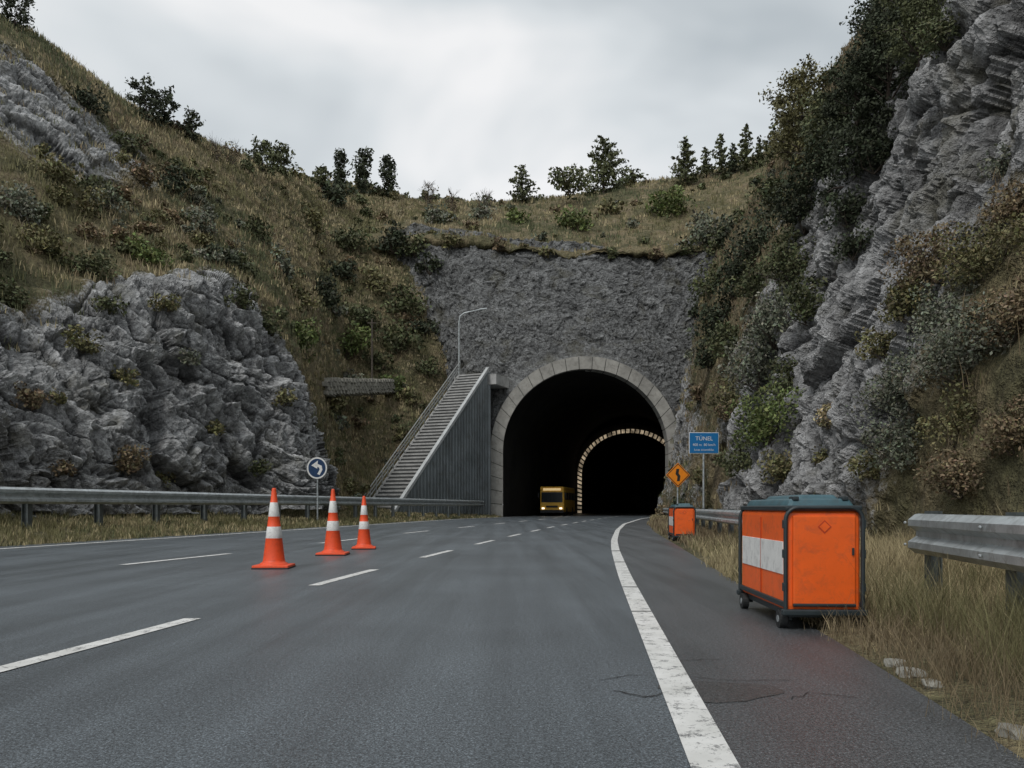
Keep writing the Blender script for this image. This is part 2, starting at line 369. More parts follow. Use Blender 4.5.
Rc=[(-6,[(6.5,-.3,.6),(7.0,2.5,.7),(8.2,6,.6),(10,12,.8),(13,20,.6),(20,28,.0)]),
 (4,[(6.3,-.3,.4),(6.9,2.5,.5),(8,6,.6),(9.5,11,.9),(13,20,.6),(20,27,.0)]),
 (12,[(6.9,-.3,.3),(7.6,3,.3),(8.7,6,.3),(9.9,10,.9),(13,18,.6),(20,26,.0)]),
 (20,[(7.6,-.3,.5),(8.4,4,.7),(9.8,8,1),(11.3,12,1),(15,20,.6),(23,28,.0)]),
 (30,[(8.6,-.3,.7),(9.8,5,.9),(11.5,10,1),(14,17,.8),(17,25,.2),(26,32,.0)]),
 (45,[(10.3,-.3,.5),(11.2,5,.4),(13,12,.4),(16.6,20,.2),(21,29,.0),(32,35,.0)]),
 (65,[(12.3,-.3,.6),(14,8,.5),(15.7,18,.3),(18.5,24,.0),(24.5,32,.0),(36,39,.0)]),
 (85,[(18,-.3,.6),(19.5,8,.6),(21,18,.4),(23,26,.0),(29,35,.0),(42,43,.0)]),
 (110,[(23,-.3,.6),(24.5,8,.6),(26,18,.4),(29,26,.0),(35,35,.0),(48,43,.0)])]
G=np.array([[[x,y,z,r] for x,z,r in pr] for y,pr in Rc])
G=catmull(G,[25,60,110,160,150,90,50,15]); G=np.swapaxes(catmull(np.swapaxes(G,0,1),[70,80,100,70,20]),0,1)
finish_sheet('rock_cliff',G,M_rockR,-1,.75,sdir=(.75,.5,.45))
CX=7.3; RC=6.5
def archpt(t,R):
    L=RC; arc=math.pi*R; tot=2*L+arc; s=t*tot
    if s<L: return (-R,s)
    if s>L+arc: return (R,tot-s)
    a=math.pi-(s-L)/R; return (R*math.cos(a),RC+R*math.sin(a))
nu,nv=620,210
OB=[W(392,530,90),W(395,440,91),W(398,330,92),W(404,232,93),W(450,230,91.5),W(520,240,90.5),W(585,247,90),W(650,247,90),W(710,240,89),(31,88,31),(34,88,22),(34,85,10),(33,82,-1)]
OB=catmull(np.array([list(o) for o in OB]),nu)
G=np.zeros((nu,nv,4)); E=np.zeros((nu,nv))
for i in range(nu):
    x,z=archpt(i/(nu-1),9.4); a=np.array([CX+x,80.25,z-(.4 if z<.05 else 0)])
    s=np.linspace(0,1,nv)
    G[i,:,:3]=a*(1-s)[:,None]+OB[i]*s[:,None]; G[i,:,3]=.95
    dist=np.linalg.norm(G[i,:,:3]-a,axis=1); E[i]=np.clip(dist/2.5,0,1)
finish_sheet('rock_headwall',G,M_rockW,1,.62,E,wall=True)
Hc=[[(370,252,93),(370,240,92.5),(370,222,100),(370,204,118),(370,215,160)],
 [(470,250,91.0),(470,240,89.8),(470,225,98),(470,205,118),(470,215,160)],
 [(560,262,90.0),(560,250,88.6),(560,230,98),(560,199,120),(560,210,160)],
 [(650,262,90.0),(650,251,88.4),(650,226,98),(650,184,120),(650,196,160)],
 [(740,254,89.0),(740,240,87.4),(740,206,97),(740,165,118),(740,180,160)],
 [(830,214,88),(830,200,87),(830,160,95),(830,120,115),(830,135,160)],
 [(980,165,88),(980,150,87),(980,100,95),(980,40,115),(980,60,160)]]
G=np.array([[list(W(a,b_,c))+[.15] for a,b_,c in col] for col in Hc]); G[:,0,3]=.3; G[:,1,3]=.3
G=catmull(G,420); G=np.swapaxes(catmull(np.swapaxes(G,0,1),[40,70,70,20]),0,1)
lip=fbm(G[:,0,:3]*.3,5,91,.6); G[:,:70,2]+=(lip*2.2)[:,None]*np.linspace(1,0,70)[None]**1.3
finish_sheet('hilltop',G,M_rockL,1,.5)
def verge(name,fa,fb,prof,y0,y1):
    ys=np.arange(y0,y1,.35); m=26; t=np.linspace(0,1,m)
    X=fa(ys)[:,None]*(1-t)+fb(ys)[:,None]*t; Z=np.interp(t,[p[0] for p in prof],[p[1] for p in prof])[None]+0*X
    P=np.stack([X,np.repeat(ys[:,None],m,1),Z],-1); P[...,2]+=.05*fbm(P*1.7,4,3)*np.clip(t*8,0,1)
    nn=np.zeros_like(P); nn[...,2]=1
    i=(np.arange(len(ys)-1)[:,None]*m+np.arange(m-1)[None]).ravel(); Fc=np.stack([i,i+1,i+1+m,i+m],-1)
    ob=mesh_np(name,P.reshape(-1,3),Fc,[M_rockL],{'rock':np.zeros(P.shape[0]*m)},smooth=True)
    w=np.abs(fb(ys)-fa(ys))[:,None]/m*.35+0*X
    SHEETS.append(dict(name=name,P=P.reshape(-1,3),n=nn.reshape(-1,3),rock=np.zeros(P.shape[0]*m),ar=w.ravel(),F=Fc,ob=ob))
verge('grass_verge',lambda y:SH(y)-.06,lambda y:np.interp(y,[-6,4,12,20,30,45,65,80],[8,7.8,8.3,9,10,11.8,14,18]),[(0,-.03),(.03,.012),(.3,.06),(.6,.12),(1,.45)],-6,79)
verge('roadside_verge',lambda y:LA(y)+.06,lambda y:LR(y)-5,[(0,-.03),(.05,.02),(.35,.3),(.6,.45),(1,.9)],-6,79)

bv=[]; off=0; VV=[];FF=[]
for s in SHEETS: VV.append(s['P']);FF.append(s['F']+off);off+=len(s['P'])
VV=np.vstack(VV);FF=np.vstack(FF)
BVH=BVHTree.FromPolygons(VV.tolist(),FF.tolist())
def hit(px,py,dy=110):
    d=Vector(((px-512)/F,1,(HY-py)/F)); o=Vector((0,0,CH)); h=BVH.ray_cast(o+d*2,d)
    return np.array(h[0]) if h[0] is not None else W(px,py,dy)

# ---------------------------------------------------------------- tunnel
def sweep(y0,y1,R,n):
    ys=np.linspace(y0,y1,n); V=[];m=49
    for y in ys:
        for k in range(m):
            x,z=archpt(k/48,R); V.append((TC(y)+x,y,z-(.2 if z<.01 else 0)))
    i=(np.arange(n-1)[:,None]*m+np.arange(m-1)[None]).ravel()
    return np.array(V),np.stack([i,i+1,i+1+m,i+m],-1)
tun=empty('road_tunnel',(0,0,0))
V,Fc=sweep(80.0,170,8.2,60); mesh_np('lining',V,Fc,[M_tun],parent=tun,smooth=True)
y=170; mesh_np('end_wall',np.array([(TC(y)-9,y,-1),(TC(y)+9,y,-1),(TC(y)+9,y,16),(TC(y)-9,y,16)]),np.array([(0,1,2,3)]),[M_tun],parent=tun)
def ringblocks(name,y0,y1,Ri,Ro,cx,n,mat,gap=.03,zs=1.):
    bm=bmesh.new()
    for k in range(n):
        t0=(k+gap)/n; t1=(k+1-gap)/n; c=[]
        for yy in (y0,y1):
            for t,R in ((t0,Ri),(t0,Ro),((t0+t1)/2,Ro),(t1,Ro),(t1,Ri),((t0+t1)/2,Ri)):
                x,z=archpt(t,R); c.append(bm.verts.new((cx+x,yy,z*zs)))
        for j in range(6): bm.faces.new((c[j],c[(j+1)%6],c[6+(j+1)%6],c[6+j]))
        bm.faces.new(c[0:6][::-1]); bm.faces.new(c[6:12])
    bmesh.ops.recalc_face_normals(bm,faces=bm.faces)
    return from_bm(name,bm,mat,tun)
def ringsolid(name,y0,y1,Ri,Ro,cx,mat,zs=1.,n=80):
    V=[]
    for k in range(n+1):
        for yy,R in ((y0,Ri),(y0,Ro),(y1,Ro),(y1,Ri)):
            x,z=archpt(k/n,R); V.append((cx+x,yy,z*zs))
    Fs=[(4*k+j,4*k+(j+1)%4,4*k+4+(j+1)%4,4*k+4+j) for k in range(n) for j in range(4)]
    return mesh_np(name,np.array(V),np.array(Fs),[mat],parent=tun)
ringblocks('portal_ring',79.3,80.9,8.2,9.45,CX,31,M_conc,.028)
ringsolid('portal_ring_joint',79.36,80.85,8.24,9.4,CX,M_joint)
mt,nt,b=newmat('glow_tiles'); b.inputs['Base Color'].default_value=(.55,.47,.34,1); b.inputs['Emission Color'].default_value=(1,.80,.55,1)
nn=noise(nt,1.3,4,.6,pos(nt)); rr=ramp(nt,[(.36,.05),(.62,.42)]); nt.links.new(nn.outputs[0],rr.inputs[0]); nt.links.new(rr.outputs[0],b.inputs['Emission Strength'])  # added emission: tiles glow by themselves in place of light falling on them
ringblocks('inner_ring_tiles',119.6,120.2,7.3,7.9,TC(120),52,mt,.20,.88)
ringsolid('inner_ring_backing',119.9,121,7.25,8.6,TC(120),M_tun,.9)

# ---------------------------------------------------------------- stairs with corrugated wall
st=empty('staircase')
P0=np.array([-9.45,62.0]);P1=np.array([-2.4,78.0]); ZT=14.2
dr=(P1-P0)/np.linalg.norm(P1-P0); pl=np.array([-dr[1],dr[0]]); LEN=np.linalg.norm(P1-P0)
nst=44; wst=2.9
def stairboxes(name,off,z0,z1,mat,a_in):
    bm=bmesh.new()
    for k in range(nst):
        a=P0+(P1-P0)*k/nst-dr*off; b2=P0+(P1-P0)*(k+1)/nst; zt=ZT*(k+1)/nst-.2
        q=[a+pl*a_in,a+pl*(wst-a_in*.5),b2+pl*(wst-a_in*.5),b2+pl*a_in]
        vb=[bm.verts.new((p[0],p[1],zt+z0)) for p in q]; vt=[bm.verts.new((p[0],p[1],zt+z1)) for p in q]
        bm.faces.new(vt); bm.faces.new(vb[::-1])
        for j in range(4): bm.faces.new((vb[j],vb[(j+1)%4],vt[(j+1)%4],vt[j]))
    from_bm(name,bm,mat,st)
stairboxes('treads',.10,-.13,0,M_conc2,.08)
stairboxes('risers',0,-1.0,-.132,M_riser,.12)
rib=[];s=0
while s<LEN: 
    for ds,o in ((0,0),(.22,0),(.28,.09),(.5,.09),(.56,0)):
        if s+ds<=LEN: rib.append((s+ds,o))
    s+=.56
V=[];Fs=[]
for j,(s,o) in enumerate(rib):
    p=P0+dr*s-pl*(o+.02); zt=ZT*s/LEN+.15
    V+= [(p[0],p[1],-.2),(p[0],p[1],zt)]
for j in range(len(rib)-1): Fs.append((2*j,2*j+2,2*j+3,2*j+1))
mesh_np('corrugated_wall',np.array(V),np.array(Fs),[M_panel],parent=st)
def beam(name,a,b,w,h,mat,parent):
    a=np.array(a,float);b=np.array(b,float); d=b-a; L=np.linalg.norm(d)
    bm=bmesh.new(); bmesh.ops.create_cube(bm,size=1)
    for v in bm.verts: v.co=Vector((v.co.x*L,v.co.y*w,v.co.z*h))
    dd=Vector(d).normalized(); yy=Vector((0,0,1)).cross(dd).normalized(); zz=dd.cross(yy)
    R=Matrix((dd,yy,zz)).transposed().to_4x4(); R.translation=Vector((a+b)/2)
    bmesh.ops.transform(bm,matrix=R,verts=bm.verts); return from_bm(name,bm,mat,parent)
c0=P0-pl*.05;c1=P1-pl*.05
M_cap=simple('wall_coping',(.5,.52,.52),.7,var=.15,scale=1,dirt=.3)
beam('coping',(c0[0],c0[1],.3),(c1[0],c1[1],ZT+.3),.3,.26,M_cap,st)
e0=P0+pl*(wst+.1);e1=P1+pl*(wst+.1)
beam('stringer',(e0[0],e0[1],-.45),(e1[0],e1[1],ZT-.45),.22,.7,M_conc2,st)
M_rail=simple('handrail_steel',(.34,.35,.34),.5,.3,var=.2)
rl=[]
for hz in (.5,.85,1.2): rl.append(([(e0[0],e0[1],hz),(e1[0],e1[1],ZT+hz)],[.05,.05]))
for k in range(21):
    p=e0+(e1-e0)*k/20; z=ZT*k/20; rl.append(([(p[0],p[1],z-.2),(p[0],p[1],z+1.2)],[.055,.055]))
V,Fs=tubes(rl,6); mesh_np('handrail',V,Fs,[M_rail],parent=st)
lc=P1+dr*2.6+pl*1.4
box('landing',(lc[0],lc[1],ZT-.75),(4.6,5,1),M_conc2,st,rot=Matrix.Rotation(math.atan2(dr[1],dr[0])-math.pi/2,4,'Z'))
box('end_pier',(-2.45,79.3,ZT/2-.1),(.7,2.4,ZT+.1),M_panel,st,bev=.04)

# ---------------------------------------------------------------- guard rails
WP=[(0,-.17),(.03,-.165),(.085,-.12),(.085,-.07),(.02,-.025),(.02,.025),(.085,.07),(.085,.12),(.03,.165),(0,.17)]
def guardrail(fn,y0,y1,side,z0,top,sp,sc=1.0,first=0.3,pw=1.):
    g=empty('guardrail',(0,0,0))
    ys=np.arange(y0,y1+.01,.5); V=[];m=len(WP)
    zc=z0+top-.17*sc
    for y in ys:
        x=fn(y); t=np.array([fn(y+.3)-fn(y-.3),.6]); t/=np.linalg.norm(t); n=np.array([t[1],-t[0]])*side
        for d,z in WP: V.append((x+n[0]*d*sc,y+n[1]*d*sc,zc+z*sc))
    i=(np.arange(len(ys)-1)[:,None]*m+np.arange(m-1)[None]).ravel()
    ob=mesh_np('beam',np.array(V),np.stack([i,i+1,i+1+m,i+m],-1),[M_galv],parent=g)
    md=ob.modifiers.new('t','SOLIDIFY'); md.thickness=.008; md.offset=0
    bm=bmesh.new(); y=y0+first
    while y<y1:
        x=fn(y)-side*.13*pw; 
        for dx,dyy,sx,sy in ((-.05*pw,0,.012,.13*pw),(.05*pw,0,.012,.13*pw),(0,0,.09*pw,.012)):
            r=bmesh.ops.create_cube(bm,size=1)
            for v in r['verts']: v.co=Vector((x+dx+v.co.x*sx,y+dyy+v.co.y*sy,z0-.4+(v.co.z+.5)*(top+.43)))
        r=bmesh.ops.create_cube(bm,size=1)
        for v in r['verts']: v.co=Vector((fn(y)-side*.035+v.co.x*.065,y+v.co.y*.14,zc+v.co.z*.3))
        y+=sp
    from_bm('posts',bm,M_post,g)
    bm=bmesh.new(); y=y0+first
    while y<y1:
        for dy in (-.1,.1):
            for dz in (-.095,.095):
                r=bmesh.ops.create_icosphere(bm,subdivisions=1,radius=.014*sc)
                for v in r['verts']: v.co+=Vector((fn(y)+side*.088*sc,y+dy,zc+dz*sc))
        y+=sp
    from_bm('bolts',bm,M_galv,g)
guardrail(RR,1.5,8.3,-1,.03,.90,1.9,1.15,first=.75)
guardrail(RR,10.8,62,-1,.05,.87,2.5,1.05)
guardrail(LR,-5,79,1,.30,1.31,3.0,1.5,pw=1.9)

# ---------------------------------------------------------------- traffic cones
def cone(px,py,hpx):
    Y=F*CH/(py-HY-4); p=W(px,py,Y); H=hpx*Y/F
    e=empty('traffic_cone',(p[0],p[1],0)); e.rotation_euler=(0,0,random.uniform(-.15,.15))
    w=.275*H/1.25
    box('base',(0,0,.035),(w*2,w*2,.05),M_coneo,e,bev=.02); box('base_rubber',(0,0,.012),(w*2.04,w*2.04,.024),M_black,e,bev=.008)
    prof=[(w*.80,.058),(w*.74,.085),(w*.64,.1),(w*.60,.13)]
    def rad(t): return w*.60*(1-t)+.032*t
    zs=[0,.3,.305,.465,.47,.6,.605,.80,.805,.97,.985]
    for t in zs[1:]: prof.append((rad(t)+(.003 if t in(.305,.465,.605,.80) else 0),.13+(H-.13)*t))
    prof+= [(.024,H),(.0,H)]
    V=[];seg=32
    for r,z in prof:
        for k in range(seg): a=2*math.pi*k/seg; V.append((r*math.cos(a),r*math.sin(a),z))
    Fs=[];fm=[]
    for i in range(len(prof)-1):
        zt=(prof[i][1]+prof[i+1][1])/2; t=(zt-.13)/(H-.13); wh=1 if (.303<t<.467 or .603<t<.802) else 0
        for k in range(seg): Fs.append((i*seg+k,i*seg+(k+1)%seg,(i+1)*seg+(k+1)%seg,(i+1)*seg+k)); fm.append(wh)
    mesh_np('cone_body',np.array(V),np.array(Fs),[M_coneo,M_white],fmat=fm,smooth=True,parent=e)
cone(274,572,80); cone(333,559,66); cone(364,553,53)

# ---------------------------------------------------------------- wheeled orange bins
def bin_(x,y,yaw):
    e=empty('wheeled_equipment_bin',(x,y,0)); e.rotation_euler=(0,0,yaw)
    w=.60;L=1.5;zb=.15;zt=.97; cz=(zb+zt)/2
    box('body',(0,L/2,cz),(w,L,zt-zb),M_orange,e,bev=.045)
    for s in (-1,1):
        box('white_band',(s*(w/2+.002),L/2,.58),(.010,L-.14,.27),M_white,e,bev=.003)
        for yy in (.75,): box('side_seam',(s*(w/2+.002),yy,cz),(.014,.008,zt-zb-.12),M_seam,e)
        box('side_rail',(s*(w/2+.006),L/2,.205),(.03,L-.02,.045),M_dkgrey,e,bev=.01)
    box('door',(0,-.012,cz+.01),(w-.10,.03,zt-zb-.10),M_orange,e,bev=.014)
    for yy in (-.02,L+.02):
        pts=[];r=.10; x0=w/2+.008; z0=zb-.0; z1=zt+.025
        pts.append((-x0,yy,z0))
        for k in range(6): a=math.pi-(math.pi/2)*k/5; pts.append((-x0+r+r*math.cos(a),yy,z1-r+r*math.sin(a)))
        for k in range(6): a=math.pi/2-(math.pi/2)*k/5; pts.append((x0-r+r*math.cos(a),yy,z1-r+r*math.sin(a)))
        pts.append((x0,yy,z0))
        V,Fs=tubes([(pts,[.017]*len(pts))],8); mesh_np('end_frame',V,Fs,[M_dkgrey],parent=e,smooth=True)
        box('bumper',(0,yy,zb-.005),(w+.08,.06,.05),M_dkgrey,e,bev=.015)
        box('footboard',(0,yy,zb+.055),(w-.1,.035,.025),M_dkgrey,e,bev=.01)
    box('chassis',(0,L/2,zb-.02),(w-.06,L,.06),M_dkgrey,e,bev=.01)
    box('lid_rim',(0,L/2,zt+.02),(w+.02,L+.04,.045),M_dkgrey,e,bev=.02)
    box('lid',(0,L/2,zt+.065),(w-.05,L-.08,.07),M_teal,e,bev=.028,taper=(.86,.94))
    box('lid_ridge',(.04,L/2,zt+.11),(w*.6,L*.7,.05),M_teal,e,bev=.022,taper=(.8,.9))
    for s in (-1,1): box('lid_clamp',(s*.2,.12,zt+.1),(.05,.12,.035),M_dkgrey,e,bev=.012)
    for zz in (.35,.62,.86):
        for s in (-1,1): box('hinge',(s*(w/2+.014),-.01,zz),(.03,.05,.07),M_dkgrey,e,bev=.008)
    box('latch',(w/2-.075,-.034,.64),(.016,.02,.06),M_dkgrey,e,bev=.005)
    bm=bmesh.new(); d=.055; vs=[bm.verts.new(v) for v in ((-.0,-.031,.84-d),(d,-.031,.84),(0,-.031,.84+d),(-d,-.031,.84))]; bm.faces.new(vs); from_bm('diamond_marker',bm,M_red,e)
    bm=bmesh.new(); d=.042; vs=[bm.verts.new(v) for v in ((-.0,-.034,.84-d),(d,-.034,.84),(0,-.034,.84+d),(-d,-.034,.84))]; bm.faces.new(vs); from_bm('diamond_inner',bm,M_orange,e)
    for sx in (-1,1):
        for yy in (.12,L-.12):
            cyl('wheel',(sx*(w/2-.0)-.03,yy,.075),(sx*(w/2)+.03,yy,.075),.075,.075,M_black,e,20)
            cyl('hub',(sx*(w/2)-.034,yy,.075),(sx*(w/2)+.034,yy,.075),.03,.03,M_galv,e,12)
            box('caster',(sx*(w/2-.06),yy,.11),(.03,.08,.09),M_dkgrey,e,bev=.005)
    return e
bin_(2.53,6.5,-.045)
bin_(5.0,23.2,-.10)

# ---------------------------------------------------------------- signs
def disc(name,r,y,mat,parent,z=0,seg=36,squash=1):
    bm=bmesh.new(); vs=[bm.verts.new((r*math.cos(2*math.pi*k/seg),y,z+r*math.sin(2*math.pi*k/seg))) for k in range(seg)]; bm.faces.new(vs); return from_bm(name,bm,mat,parent)
def poly(name,pts,y,mat,parent):
    bm=bmesh.new(); bm.faces.new([bm.verts.new((a,y,b)) for a,b in pts]); return from_bm(name,bm,mat,parent)
p=W(317,468,43); s=empty('direction_sign',(p[0],p[1],p[2])); s.rotation_euler=(0,0,-.2)
cyl('pole',(0,.06,-p[2]),(0,.06,.5),.045,.045,M_galv,s)
cyl('plate',(0,-.0,0),(0,.03,0),.60,.60,M_post,s,40)
disc('rim',.58,-.004,M_white,s); disc('face',.50,-.008,M_navy,s)
poly('arrow_head',[(.06,.40),(-.32,.14),(.02,-.04)],-.017,M_white,s)
poly('arrow_stem',[(-.05,.10),(.04,.22),(.28,.12),(.32,-.10),(.16,-.38),(.02,-.32),(.16,-.08),(.12,.02)],-.017,M_white,s)
p=W(678,475,39); s=empty('warning_sign',tuple(p)); s.rotation_euler=(0,0,.1)
cyl('pole',(0,.06,-p[2]),(0,.06,.45),.04,.04,M_galv,s)
def dia(d): return [(0,-d),(d,0),(0,d),(-d,0)]
bm=bmesh.new(); bmesh.ops.create_cube(bm,size=1)
for v in bm.verts: v.co=Vector((v.co.x*.85,v.co.y*.025,v.co.z*.85))
bmesh.ops.rotate(bm,matrix=Matrix.Rotation(math.pi/4,3,'Y'),verts=bm.verts); bmesh.ops.translate(bm,vec=(0,.014,0),verts=bm.verts); from_bm('plate',bm,M_signor,s)
poly('border',dia(.56),-.004,M_black,s); poly('face',dia(.51),-.008,M_signor,s)
poly('symbol',[(-.06,-.3),(.08,-.3),(.12,-.05),(.03,.08),(.06,.3),(-.08,.3),(-.13,.05),(-.03,-.08)],-.012,M_black,s)
p=W(704,443,37.5); s=empty('information_sign',tuple(p)); s.rotation_euler=(0,0,.05)
cyl('pole',(0,.07,-p[2]),(0,.07,.5),.05,.05,M_galv,s)
box('plate',(0,.02,0),(1.42,.03,1.0),M_white,s,bev=.008); box('panel',(0,0,0),(1.36,.02,.94),M_blue,s,bev=.006)
for i,(t,z,sz) in enumerate((('TÚNEL',.14,.27),('400 m  80 km/h',-.12,.17),('luces encendidas',-.34,.14))):
    cu=bpy.data.curves.new('t','FONT'); cu.body=t; cu.size=sz; cu.align_x='CENTER'
    o=bpy.data.objects.new('lettering',cu); COL.objects.link(o); o.parent=s; o.location=(0,-.016,z-.02); o.rotation_euler=(math.pi/2,0,0); cu.materials.append(M_white)

# ---------------------------------------------------------------- lamps and poles
p=W(459,378,79.5); e=empty('street_lamp',(p[0],p[1],p[2]-.6))
zt=7.1
V,Fs=tubes([([(0,0,0),(0,0,3),(0,0,zt-.9),(.12,0,zt-.35),(.5,0,zt-.05),(1.1,0,zt+.1),(2.1,0,zt+.3)],[.13,.10,.08,.07,.06,.05,.045])],8)
mesh_np('pole',V,Fs,[M_galv],parent=e,smooth=True)
box('lamp_head',(2.4,0,zt+.35),(.8,.28,.12),M_galv,e,bev=.05,rot=Matrix.Rotation(-.12,4,'Y'))
h=hit(372,400); e=empty('utility_pole',tuple(h)); cyl('pole',(0,0,-.5),(0,0,8.0),.11,.08,M_bark,e,8); box('crossarm',(0,0,7.6),(.9,.08,.1),M_bark,e)

def stonewall(p0,p1,h):
    bm=bmesh.new(); n=26; a=np.array(p0);b2=np.array(p1)
    for k in range(n):
        for r in range(4):
            f=(k+.5+(r%2)*.5)/n; c=a+(b2-a)*f; L=np.linalg.norm(b2-a)/n
            q=bmesh.ops.create_cube(bm,size=1); s=(L*random.uniform(.9,1.1),1.6+random.uniform(-.15,.15),h/4*random.uniform(.95,1.1))
            for v in q['verts']: v.co=Vector((c[0]+v.co.x*s[0],c[1]+v.co.y*s[1],c[2]+h/4*(r-3)+v.co.z*s[2]+random.uniform(-.05,.05)))
    return from_bm('stone_wall',bm,M_stone)
wa=hit(322,384); wb=hit(396,384)
stonewall((wa[0],wa[1]+.5,wa[2]+.3),(wb[0],wb[1]+.5,wb[2]+.3),1.3)

# bus in the tunnel
Yt=90.; xt=(552-512)/F*Yt; e=empty('bus',(xt,Yt,0)); e.rotation_euler=(0,0,-.2)
box('body',(0,5.0,1.85),(2.75,10,2.9),M_bus,e,bev=.18)
box('windshield',(0,-.02,2.1),(2.4,.1,1.15),M_glass,e,bev=.04); box('windshield_pillar',(0,-.08,2.1),(.06,.04,1.15),M_black,e)
box('destination_panel',(0,-.03,2.98),(2.0,.08,.26),M_lit,e,bev=.02)
box('grille',(0,-.03,1.05),(1.3,.08,.22),M_black,e,bev=.02); box('bumper',(0,-.06,.5),(2.7,.2,.35),M_black,e,bev=.05)
for sx in (-1,1):
    for k in range(6): box('side_window',(sx*1.36,1.4+1.5*k,2.25),(.06,1.25,.85),M_glass,e,bev=.02)
    box('headlight',(sx*1.0,-.04,.85),(.3,.1,.18),M_head,e,bev=.03); box('mirror',(sx*1.52,-.1,2.3),(.16,.12,.5),M_black,e,bev=.03); box('mirror_arm',(sx*1.42,-.02,2.6),(.24,.04,.04),M_black,e)
    for yy in (2.2,7.6): cyl('wheel',(sx*1.2-.16,yy,.5),(sx*1.2+.2,yy,.5),.5,.5,M_black,e,24)

# ---------------------------------------------------------------- vegetation
def rand_rot(n):
    q=rng.normal(size=(n,4)); q/=np.linalg.norm(q,axis=1)[:,None]; w,x,y,z=q.T
    return np.stack([np.stack([1-2*(y*y+z*z),2*(x*y-z*w),2*(x*z+y*w)],-1),np.stack([2*(x*y+z*w),1-2*(x*x+z*z),2*(y*z-x*w)],-1)],1)
def leafquads(C,S,el=.45):
    n=len(C); R=rand_rot(n); a=R[:,0]*S[:,None]; b_=R[:,1]*(S*el)[:,None]
    V=np.stack([C-a*.5,C+b_*.5,C+a*.5,C-b_*.5],1).reshape(-1,3); return V,np.arange(n*4).reshape(-1,4)
PAL={'dark':(.048,.058,.034),'green':(.125,.155,.055),'grey':(.165,.175,.13),'olive':(.155,.145,.07),'brown':(.18,.14,.085),'straw':(.34,.285,.165),'mid':(.095,.105,.052)}
def clumpcloud(c,R,nclump,leaves,size,col,flat=.8,seed=0,lowcut=-.5):
    cs=[];Cs=[];n=max(8,leaves//nclump)
    for k in range(nclump):
        d=rng.normal(size=3); d/=np.linalg.norm(d); d[2]=max(d[2],lowcut)
        rr=rng.uniform(.2,.85); cc=np.array(c)+d*np.array([R,R,R*flat])*rr
        r=R*rng.uniform(.24,.42)
        m=int(n*rng.uniform(.7,1.3)); u=rng.normal(size=(m,3)); u/=np.linalg.norm(u,axis=1)[:,None]; u*=(rng.uniform(.3,1.1,size=(m,1))**.4)*r*np.array([1,1,.8])
        cs.append(cc+u); t=rng.uniform(.65,1.35)
        Cs.append(np.array(col)[None]*t*rng.uniform(.6,1.5,size=(m,1))*rng.uniform(.9,1.1,size=(m,3)))
    C=np.vstack(cs); K=np.vstack(Cs)
    return C,rng.uniform(.6,1.4,len(C))*size,K
def twigs(c,R,n):
    out=[]
    for k in range(n):
        a=rng.uniform(0,6.28); el=rng.uniform(.4,1.4); L=R*rng.uniform(.6,1.15)
        d=np.array([math.cos(a)*math.cos(el),math.sin(a)*math.cos(el),math.sin(el)])
        p0=np.array(c)-[0,0,R*.6]; out.append(([p0,p0+d*L*.5+rng.normal(0,.05*R,3),p0+d*L*1.1],[.02*R,.013*R,.005*R]))
    return out
def shrub(px,py,rpx,kind,flat=.85,dens=1.,name='shrub'):
    h=hit(px,py); Y=h[1]; R=rpx*1.05*Y/F; c=h+np.array([0,-.25*R,.1*R]); size=max(.045,3.8*Y/F)
    n=int(3.8*dens*math.pi*rpx**2/6.0); n=min(n,17000)
    C,S,K=clumpcloud(c,R,int(16+rpx/2.0),n,size,PAL[kind],flat)
    V,Fc=leafquads(C,S,.55); V2,F2=tubes(twigs(c,R,8),4)
    VA=np.vstack([V,V2]); FA=np.vstack([Fc,F2+len(V)]); K=np.vstack([np.repeat(K,4,0),np.tile([.08,.065,.05],(len(V2),1))])
    mesh_np(name,VA,FA,[M_leaf],{'col':K})
